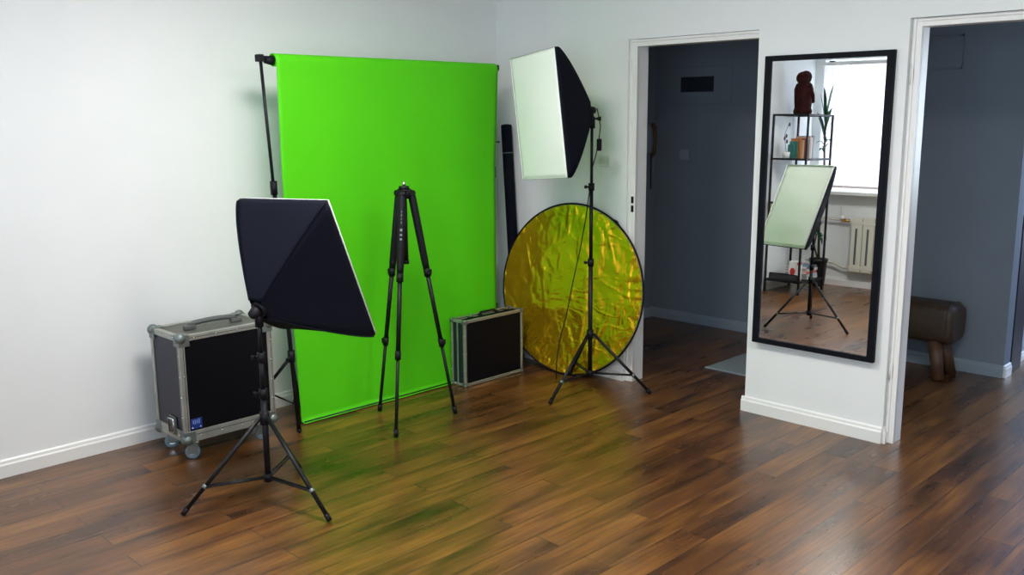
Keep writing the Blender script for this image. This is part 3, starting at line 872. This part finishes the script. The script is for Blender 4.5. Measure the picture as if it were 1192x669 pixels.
# ------------------------------------------------------------------ wall mirror
my_, mt_ = 0.011, -0.01265
mo = V((-0.030, -2.39, 1.19))
mnx = V((-math.cos(my_)*math.cos(mt_), -math.sin(my_)*math.cos(mt_), -math.sin(mt_)))   # towards the room
mside = V((0, 0, 1)).cross(mnx).normalized(); mup = mnx.cross(mside).normalized()
Rm = Matrix((mside, mup, mnx)).transposed().to_4x4(); Rm.translation = mo
hw, hh, fwid = 0.341, 0.769, 0.036
t = thing('wall_mirror', 'tall black-framed mirror hanging on the white wall between the two doorways', 'mirror', mo)
mb = MB()
for s in (-1, 1):
    mb.box((s*hw, -hh, -0.018), (s*(hw-fwid), hh, 0.010), M_frame, Rm, bevel=0.002)
    mb.box((-hw+fwid, s*hh, -0.018), (hw-fwid, s*(hh-fwid+0.008), 0.010), M_frame, Rm, bevel=0.002)
mb.box((-hw+0.01, -hh+0.01, -0.018), (hw-0.01, hh-0.01, -0.008), M_frame, Rm)
mb.build('frame', t)
mb = MB(); mb.box((-hw+fwid-0.004, -hh+fwid-0.012, -0.006), (hw-fwid+0.004, hh-fwid+0.012, 0.0), M_mirror, Rm); mb.build('mirror_glass', t)

# ------------------------------------------------------------------ small wall fittings
mb = MB()
mb.box((-0.009, -0.905, 1.345), (-0.0005, -0.995, 1.415), M_socket, bevel=0.003)
t = tag(mb.build('wall_socket'), 'pale double wall socket between the raised softbox and the left doorway', 'socket')
for yy in (-0.928, -0.972):
    mb = MB(); mb.lathe([(0.017, -0.0105), (0.015, -0.0105), (0.014, -0.0085)], (0, yy, 1.38), M_socket, 20, 'X'); mb.build('socket_insert', t)

mb = MB(); mb.box((XB-0.010, -0.335, 1.305), (XB-0.0005, -0.415, 1.385), M_halltrim, bevel=0.003)
t = tag(mb.build('light_switch'), 'dim square light switch on the hall wall seen through the left doorway', 'switch')
mb = MB(); mb.box((XB-0.014, -0.350, 1.322), (XB-0.009, -0.400, 1.368), M_halltrim, bevel=0.002); mb.build('rocker', t)

t = thing('wall_vent', 'dark rectangular vent high on the hall wall through the left doorway', 'vent', (XB, -0.48, 1.80))
mb = MB(); y0, y1, z0, z1 = -0.185, -0.79, 1.74, 2.02
mb.box((XB-0.012, y0, z0), (XB-0.0005, y1, z1), M_hall, bevel=0.004); mb.build('cover_panel', t)
M_navy = mat('dark_navy_vent', (0.018, 0.022, 0.035), 0.5)
mb = MB(); mb.box((XB-0.016, -0.335, 1.83), (XB-0.011, -0.635, 1.945), M_navy, bevel=0.002)
for k in range(6): mb.box((XB-0.020, -0.345, 1.838+k*0.018), (XB-0.015, -0.625, 1.843+k*0.018), M_navy)
mb.build('grille', t)

t = thing('wall_hatch', 'faint square hatch high on the hall wall seen through the right doorway', 'hatch', (XB, -2.30, 1.95))
mb = MB(); mb.box((XB-0.008, -2.17, 1.945), (XB-0.0005, -2.42, 2.125), M_hall, bevel=0.003); mb.build('hatch_door', t)
mb = MB()
for (a, b) in (((-2.155, 1.93), (-2.435, 1.945)), ((-2.155, 2.125), (-2.435, 2.14)), ((-2.155, 1.93), (-2.17, 2.14)), ((-2.42, 1.93), (-2.435, 2.14))):
    mb.box((XB-0.010, a[0], a[1]), (XB-0.0005, b[0], b[1]), M_hall, bevel=0.002)
mb.build('hatch_frame', t)

t = thing('intercom_handset', 'dark intercom handset with coiled cord on the hall wall inside the left doorway', 'intercom', (1.58, -0.09, 1.30))
mb = MB(); mb.box((1.555, -0.092, 1.36), (1.635, -0.120, 1.58), M_halltrim, bevel=0.006); mb.build('wall_plate', t)
mb = MB(); hp = [(1.60, -0.130, 1.335), (1.60, -0.155, 1.36), (1.60, -0.165, 1.46), (1.60, -0.155, 1.56), (1.60, -0.130, 1.585)]
mb.tube(hp, [0.016, 0.018, 0.012, 0.018, 0.016], M_benchleg, 12); mb.build('handset', t)
mb = MB(); pts = []
for i in range(160):
    z = 1.33-0.26*i/160; a = i*1.1; pts.append((1.60+0.006*math.cos(a), -0.128+0.006*math.sin(a), z))
mb.tube(pts, 0.0022, M_blackp, 6); mb.build('coiled_cord', t)

# door mat in the hall
t = thing('doormat', 'pale grey mat on the dark hall floor inside the left doorway', 'mat', (0.95, -1.75, 0))
mb = MB(); mb.box((0.62, -2.15, 0.0005), (1.30, -1.335, 0.010), mat('pale_mat_fibre', (0.27, 0.32, 0.31), 0.9, bump=0.6, bscale=150), bevel=0.003); mb.build('mat_pile', t)
for a, b in (((0.61, -2.16), (0.63, -1.325)), ((1.29, -2.16), (1.31, -1.325))):
    mb = MB(); mb.box((a[0], a[1], 0.0005), (b[0], b[1], 0.008), M_halltrim, bevel=0.002); mb.build('mat_border', t)

# leather bench
t = thing('leather_bench', 'brown leather pommel-style bench with splayed wooden legs in the hall', 'bench', (1.45, -2.34, 0))
mb = MB()
cyb, Lb = -2.285, 0.68
prof = []
for i in range(25):
    u = i/24*2-1
    k = (1-abs(u)**9)**(1/5.0) if abs(u) < 1 else 0.0
    prof.append((cyb+u*Lb/2, max(0.02, k)))
rings = []; seg = 32
bm = mb.bm; mi = mb._mi(M_leather)
for yy, k in prof:
    rg = []
    for s in range(seg):
        a = 2*PI*s/seg; ca, sa = math.cos(a), math.sin(a)
        ex = 0.13*math.copysign(abs(ca)**0.55, ca); ez = 0.130*math.copysign(abs(sa)**0.55, sa)
        rg.append(bm.verts.new((1.46+ex*(0.82+0.18*k), yy, 0.358+ez*(0.80+0.20*k))))
    rings.append(rg)
for i in range(len(rings)-1):
    for s in range(seg):
        f = bm.faces.new([rings[i][s], rings[i][(s+1) % seg], rings[i+1][(s+1) % seg], rings[i+1][s]]); f.smooth = True; f.material_index = mi
for rg in (rings[0], rings[-1]): bm.faces.new(rg).material_index = mi
mb.build('padded_body', t)
for sx_ in (-1, 1):
    for sy_ in (-1, 1):
        mb = MB()
        mb.tube([(1.46+sx_*0.060, cyb+sy_*0.22, 0.255), (1.46+sx_*0.105, cyb+sy_*0.275, 0.0)], [0.044, 0.034], M_benchleg, 14); mb.build('leg', t)
mb = MB(); pts = []
for s in range(49):
    a = 2*PI*s/48; ca, sa = math.cos(a), math.sin(a)
    pts.append((1.46+0.127*math.copysign(abs(ca)**0.55, ca), cyb-Lb/2+0.035, 0.358+0.127*math.copysign(abs(sa)**0.55, sa)))
mb.tube(pts, 0.006, M_leather, 8); mb.build('seam_piping', t)

# dark board standing in the passage behind the wall end
mb = MB(); Mx = Matrix.Translation((1.86, -2.815, 0)) @ Matrix.Rotation(0.0, 4, 'Y')
mb.box((0.0, -0.012, 0.001), (0.20, 0.012, 1.02), mat('dark_blue_board', (0.012, 0.014, 0.035), 0.5), Mx, bevel=0.003)
tag(mb.build('leaning_board'), 'narrow dark board standing in the passage beside the hall wall end', 'board')

# ------------------------------------------------------------------ what the mirror shows: shelf corner
SX0, SX1, SY0, SY1, SZ = -4.45, -3.93, -0.40, -0.04, 1.755
t = thing('shelf_unit', 'black metal shelf unit with glass shelves seen in the mirror', 'shelf', ((SX0+SX1)/2, (SY0+SY1)/2, 0))
mb = MB(); r = 0.009
for x in (SX0, SX1):
    for y in (SY0, SY1): mb.box((x-r, y-r, 0.0), (x+r, y+r, SZ), M_black)
SH = (0.13, 0.90, 1.33, SZ)
for z in SH:
    for y in (SY0, SY1): mb.box((SX0, y-r, z-0.018), (SX1, y+r, z), M_black)
    for x in (SX0, SX1): mb.box((x-r, SY0, z-0.018), (x+r, SY1, z), M_black)
mb.build('shelf_frame', t)
for z in SH[1:]:
    mb = MB(); mb.box((SX0+0.01, SY0+0.01, z-0.006), (SX1-0.01, SY1-0.01, z+0.001), M_glassy); mb.build('glass_shelf', t)
mb = MB(); mb.box((SX0+0.005, SY0+0.005, 0.115), (SX1-0.005, SY1-0.005, 0.131), M_black); mb.build('bottom_shelf', t)

# carved figure on the top
t = thing('carved_figure', 'dark reddish-brown carved wooden figure of two heads atop the shelf unit in the mirror', 'sculpture', (-4.22, -0.20, SZ+0.002))
mb = MB(); z = SZ+0.003
mb.lathe([(0.085, 0), (0.09, 0.03), (0.080, 0.06), (0.088, 0.16), (0.092, 0.24), (0.075, 0.29), (0.05, 0.31)], (-4.20, -0.20, z), M_carved, 24)
mb.ball((-4.140, -0.21, z+0.345), 0.062, M_carved, (0.95, 1, 1.0)); mb.ball((-4.255, -0.185, z+0.360), 0.060, M_carved, (1, 1, 1.05))
mb.ball((-4.29, -0.20, z+0.335), 0.025, M_carved); mb.tube([(-4.165, -0.27, z+0.28), (-4.20, -0.29, z+0.18), (-4.26, -0.27, z+0.12)], [0.022, 0.025, 0.02], M_carved)
mb.tube([(-4.255, -0.2, z+0.02), (-4.275, -0.2, z+0.20), (-4.245, -0.19, z+0.30)], [0.05, 0.05, 0.045], M_carved)
mb.build('figure_body', t)

def leaf_blade(mb, root, tip, width, m, sag=0.05, n=10):
    root, tip = V(root), V(tip); d = tip-root; s = d.cross(V((0, 0, 1)))
    s = s.normalized() if s.length > 1e-5 else V((1, 0, 0))
    L = []; R = []
    pts = []
    for i in range(n+1):
        u = i/n; c = root+d*u+V((0, 0, 1))*(math.sin(PI*u)*sag); w = width*math.sin(PI*min(0.98, 0.08+u*0.92))**0.7*0.5
        pts += [c-s*w, c+V((0, 0, -w*0.3)), c+s*w]
    fs = []
    for i in range(n):
        for j in range(2): a = i*3+j; fs.append((a, a+1, a+4, a+3))
    mb.poly(pts, fs, m, smooth=True)
# tall plant in a black pot between the shelf and window
px, py = -4.64, -0.26
t = thing('potted_plant', 'tall leafy plant in a black floor pot beside the shelf unit in the mirror', 'plant', (px, py, 0))
mb = MB(); mb.lathe([(0.062, 0.002), (0.070, 0.02), (0.088, 0.26), (0.096, 0.262), (0.096, 0.29), (0.086, 0.29), (0.082, 0.255)], (px, py, 0), M_pot, 28); mb.build('pot', t)
mb = MB(); mb.lathe([(0.080, 0.24), (0.080, 0.256)], (px, py, 0), M_soil, 20); mb.build('soil', t)
mb = MB(); stem = [(px, py, 0.25), (px+0.015, py+0.01, 0.6), (px-0.01, py-0.005, 1.0), (px+0.03, py, 1.4), (px+0.05, py, 1.72)]
mb.tube(stem, [0.014, 0.012, 0.011, 0.010, 0.007], M_stem); mb.tube([(px+0.01, py, 0.26), (px+0.04, py+0.04, 0.42), (px+0.02, py+0.03, 0.55)], 0.009, M_stem); mb.build('stem', t)
rnd = random.Random(4)
for i in range(16):
    z = 1.38+0.34*i/15; a = i*2.4; rr = 0.12+0.07*rnd.random()
    root = V((px+0.03+0.02*(i/15), py, z)); tip = root+V((rr*math.cos(a)*0.85, rr*math.sin(a)*0.6, 0.22 if i > 5 else 0.02))
    if i > 10: tip = root+V((rr*math.cos(a)*0.5+0.03, rr*math.sin(a)*0.4, 0.34))
    mb = MB(); leaf_blade(mb, root, tip, 0.034, M_leaf, 0.04); mb.build('leaf', t)
for i in range(7):
    a = i*0.9; mb = MB(); root = V((px+0.01, py, 0.5)); leaf_blade(mb, root, root+V((0.10*math.cos(a), 0.08*math.sin(a), 0.12-0.03*i)), 0.03, M_leaf, 0.04); mb.build('leaf', t)
# orchid on the glass shelf
ox, oy = -3.99, -0.16
t = thing('orchid', 'small plant with dark blossoms on the upper glass shelf in the mirror', 'plant', (ox, oy, 1.332))
mb = MB(); mb.lathe([(0.03, 1.3325), (0.036, 1.39), (0.032, 1.39)], (ox, oy, 0), M_white, 20); mb.build('pot', t)
mb = MB(); mb.tube([(ox, oy, 1.38), (ox+0.03, oy, 1.46), (ox+0.05, oy, 1.56), (ox-0.02, oy, 1.66)], 0.0025, M_stem, 6); mb.build('stem', t)
for dx, z in ((0.055, 1.52), (0.02, 1.545), (0.005, 1.49), (-0.03, 1.655)):
    mb = MB()
    for k in range(5):
        a = 2*PI*k/5; mb.ball((ox+dx+0.011*math.cos(a), oy-0.003, z+0.011*math.sin(a)), 0.010, mat('dark_petal', (0.03, 0.02, 0.03), 0.6) if k == 0 and dx == 0.055 else bpy.data.materials['dark_petal'], (1, 0.35, 1), 8)
    mb.build('blossom', t)
# books on the glass shelf
BK = [((0.02, 0.13, 0.12), 0.13, 0.030), ((0.03, 0.18, 0.15), 0.16, 0.022), ((0.45, 0.16, 0.05), 0.19, 0.024), ((0.55, 0.42, 0.26), 0.175, 0.020),
      ((0.30, 0.03, 0.03), 0.19, 0.028), ((0.06, 0.05, 0.05), 0.18, 0.022), ((0.48, 0.30, 0.22), 0.21, 0.030), ((0.62, 0.55, 0.50), 0.20, 0.024), ((0.20, 0.24, 0.32), 0.215, 0.028)]
LB = ['dark teal book', 'thin green book', 'orange book', 'beige book', 'dark red book', 'black book', 'light brown book', 'cream book', 'slate blue book']
x = -4.075
for (c, h, w), lb in zip(BK, LB):
    t = thing('book', lb+' standing on the upper glass shelf in the mirror', 'book', (x-w/2, -0.22, 1.332), 'books on the glass shelf')
    cm = mat('cover_'+lb.replace(' ', '_'), c, 0.5)
    mb = MB(); bdp = {'dark teal book': 0.06, 'thin green book': 0.075, 'orange book': 0.10, 'beige book': 0.12, 'dark red book': 0.135}.get(lb, 0.15); y1 = -0.13; y0 = y1-bdp
    mb.box((x-w, y0, 1.332), (x-w+0.002, y1, 1.332+h), cm); mb.box((x-0.002, y0, 1.332), (x, y1, 1.332+h), cm); mb.box((x-w, y0-0.002, 1.332), (x, y0, 1.332+h), cm); mb.build('cover', t)
    mb = MB(); mb.box((x-w+0.002, y0, 1.335), (x-0.002, y1-0.004, 1.332+h-0.003), M_white); mb.build('pages', t)
    x -= w+0.0015
# small plants on the shelf below
for i, (xx, h) in enumerate(((-4.15, 0.18), (-4.30, 0.22))):
    t = thing('small_potted_plant', ('bushy green plant on the middle glass shelf, nearer the mirror' if i == 0 else 'bushy green plant on the middle glass shelf, nearer the window'), 'plant', (xx, -0.22, 0.902))
    mb = MB(); mb.lathe([(0.045, 0.902), (0.058, 1.02), (0.052, 1.02)], (xx, -0.22, 0), M_pot, 24); mb.build('pot', t)
    for k in range(9):
        a = k*2.4; mb = MB(); root = V((xx, -0.22, 1.01)); leaf_blade(mb, root, root+V((0.075*math.cos(a), 0.07*math.sin(a), h+0.04*math.sin(k))), 0.035, M_leaf, 0.03); mb.build('leaf', t)
# things on the bottom shelf
M_red = mat('red_print', (0.50, 0.02, 0.015), 0.5)
zb = 0.1315
t = thing('carton', 'white carton with a red motif on the bottom shelf in the mirror', 'box', (-4.04, -0.30, zb))
mb = MB(); mb.box((-4.11, -0.34, zb), (-3.99, -0.26, zb+0.19), M_white, bevel=0.002); mb.build('carton_body', t)
mb = MB(); mb.ball((-4.05, -0.3415, zb+0.10), 0.030, M_red, (1, 0.06, 1.2)); mb.box((-4.10, -0.3415, zb+0.155), (-4.00, -0.340, zb+0.180), M_red)
mb.ball((-3.989, -0.30, zb+0.09), 0.028, M_red, (0.06, 1, 1.3)); mb.build('motif', t)
t = thing('storage_basket', 'low dark basket at the end of the bottom shelf in the mirror', 'basket', (-3.96, -0.20, zb))
mb = MB()
mb.box((-3.975, -0.375, zb), (-3.945, -0.07, zb+0.055), M_pot, bevel=0.004); mb.build('basket_side', t)
mb = MB(); mb.tube([(-3.95, -0.37, zb+0.058), (-3.95, -0.22, zb+0.062), (-3.95, -0.075, zb+0.058)], 0.006, M_blackp, 8); mb.build('basket_rim', t)
MG = [((0.60, 0.60, 0.58), 'white magazine'), ((0.40, 0.55, 0.62), 'pale blue magazine'), ((0.55, 0.06, 0.06), 'red magazine'), ((0.62, 0.60, 0.58), 'cream magazine'), ((0.10, 0.16, 0.25), 'navy magazine')]
z = zb
for i, (c, lb) in enumerate(MG):
    pos = ['lowest', 'second lowest', 'middle', 'second highest', 'topmost'][i]
    th = 0.026
    t = thing('magazine', lb+', '+pos+' in the bottom-shelf stack in the mirror', 'magazine', (-4.28, -0.28, z), 'magazines on the bottom shelf')
    mb = MB(); dx = 0.006*((i*37) % 5-2)
    cm = mat('cover_'+lb.replace(' ', '_'), c, 0.4)
    x0, x1, y0, y1 = -4.37+dx, -4.15+dx, -0.375, -0.14
    mb.box((x0, y0, z+0.0005), (x1, y1, z+0.002), cm); mb.box((x0, y0, z+th-0.002), (x1, y1, z+th-0.0005), cm); mb.box((x0, y0-0.001, z+0.0005), (x1, y0+0.001, z+th-0.0005), cm); mb.build('cover', t)
    mb = MB(); mb.box((x0+0.002, y0+0.001, z+0.002), (x1-0.002, y1-0.003, z+th-0.002), M_white); mb.build('pages', t)
    z += th

# radiator under the window
RX0, RX1, RY0, RY1 = WX+0.035, WX+0.12, -0.54, -1.74
t = thing('radiator', 'cream panel radiator under the window seen in the mirror', 'radiator', (WX+0.07, (RY0+RY1)/2, 0.15))
n = 10; w = (RY0-RY1)/n
for i in range(n):
    ya = RY0-i*w; mb = MB()
    mb.box((RX0, ya-w+0.002, 0.17), (RX1, ya-0.002, 0.73), M_rad, bevel=0.012)
    for zz in (0.20, 0.66): mb.box((RX1-0.01, ya-w, zz), (RX1+0.002, ya, zz+0.035), M_rad, bevel=0.003)
    mb.box((RX1-0.004, ya-w*0.5-0.011, 0.25), (RX1+0.001, ya-w*0.5+0.011, 0.62), M_greyrub, bevel=0.0005)
    mb.build('section', t)
mb = MB()
mb.tube([(WX+0.06, -0.54, 0.69), (WX+0.06, -0.44, 0.69), (WX+0.06, -0.10, 0.705), (WX+0.06, -0.05, 0.705)], 0.011, M_rad, 10)
mb.tube([(WX+0.06, -0.54, 0.205), (WX+0.06, -0.46, 0.20), (WX+0.06, -0.36, 0.24), (WX+0.06, -0.05, 0.24)], 0.011, M_rad, 10); mb.build('pipe', t)
mb = MB(); mb.ball((WX+0.09, -0.43, 0.72), 0.024, M_white); mb.cyl((WX+0.06, -0.50, 0.69), (WX+0.06, -0.42, 0.69), 0.017, M_brass); tag(mb.build('valve', t), 'white valve knob with brass body')
for yy in (-0.72, -1.44):
    mb = MB(); mb.box((WX+0.002, yy-0.015, 0.40), (WX+0.04, yy+0.015, 0.46), M_rad); mb.build('bracket', t)

# sheer blind hanging before the window
t = thing('window_blind', 'sheer white blind over the bright window seen in the mirror', 'blind', (WX+0.03, -1.1, 1.0))
def bl(y0, y1):
    def f(u, v): return (WX+0.028+0.003*math.sin(u*30+v*2), y0+(y1-y0)*u, 2.27-(2.27-1.035)*v)
    return f
for a, b in ((-0.105, -0.395), (-0.400, -1.25), (-1.255, -2.09)):
    mb = MB(); mb.sheet(bl(a, b), 40, 10, M_blind); mb.build('blind_sheet', t)
mb = MB(); mb.box((WX+0.010, -2.14, 2.262), (WX+0.045, -0.06, 2.297), M_trim, bevel=0.003); mb.build('head_rail', t)
mb = MB(); mb.box((WX+0.020, -2.09, 1.02), (WX+0.036, -0.105, 1.045), mat('blind_bottom_bar', (0.62, 0.50, 0.48), 0.6), bevel=0.003); mb.build('bottom_rail', t)
mb = MB(); mb.tube([(WX+0.05, -0.397, 2.27), (WX+0.05, -0.397, 0.72)], 0.0022, M_white, 6); mb.build('pull_cord', t)

# apartment block outside the window
t = thing('apartment_building', 'pale apartment building outside, faint through the blind in the mirror', 'building', (-22, 6, -4))
mb = MB(); mb.box((-30, -4.0, -6), (-22, 22, 8.0), mat('pale_facade', (0.55, 0.52, 0.50), 0.8)); mb.build('wall', t)
M_win = mat('dark_window_glass', (0.12, 0.15, 0.18), 0.1)
for i in range(4):
    for j in range(4):
        y0 = -2.5+i*4.4; z0 = -4.2+j*2.9
        mb = MB(); mb.box((-22.03, y0, z0), (-21.97, y0+1.8, z0+1.5), M_win); mb.box((-21.99, y0+0.86, z0), (-21.95, y0+0.94, z0+1.5), M_trim); mb.build('window', t)
mb = MB(); mb.box((-22.4, -4.3, 8.0), (-30, 22.3, 8.5), mat('roof_edge', (0.4, 0.38, 0.36), 0.8)); mb.build('roof', t)

# finish: clear helper property
for o in _roots:
    if '_w' in o: del o['_w']
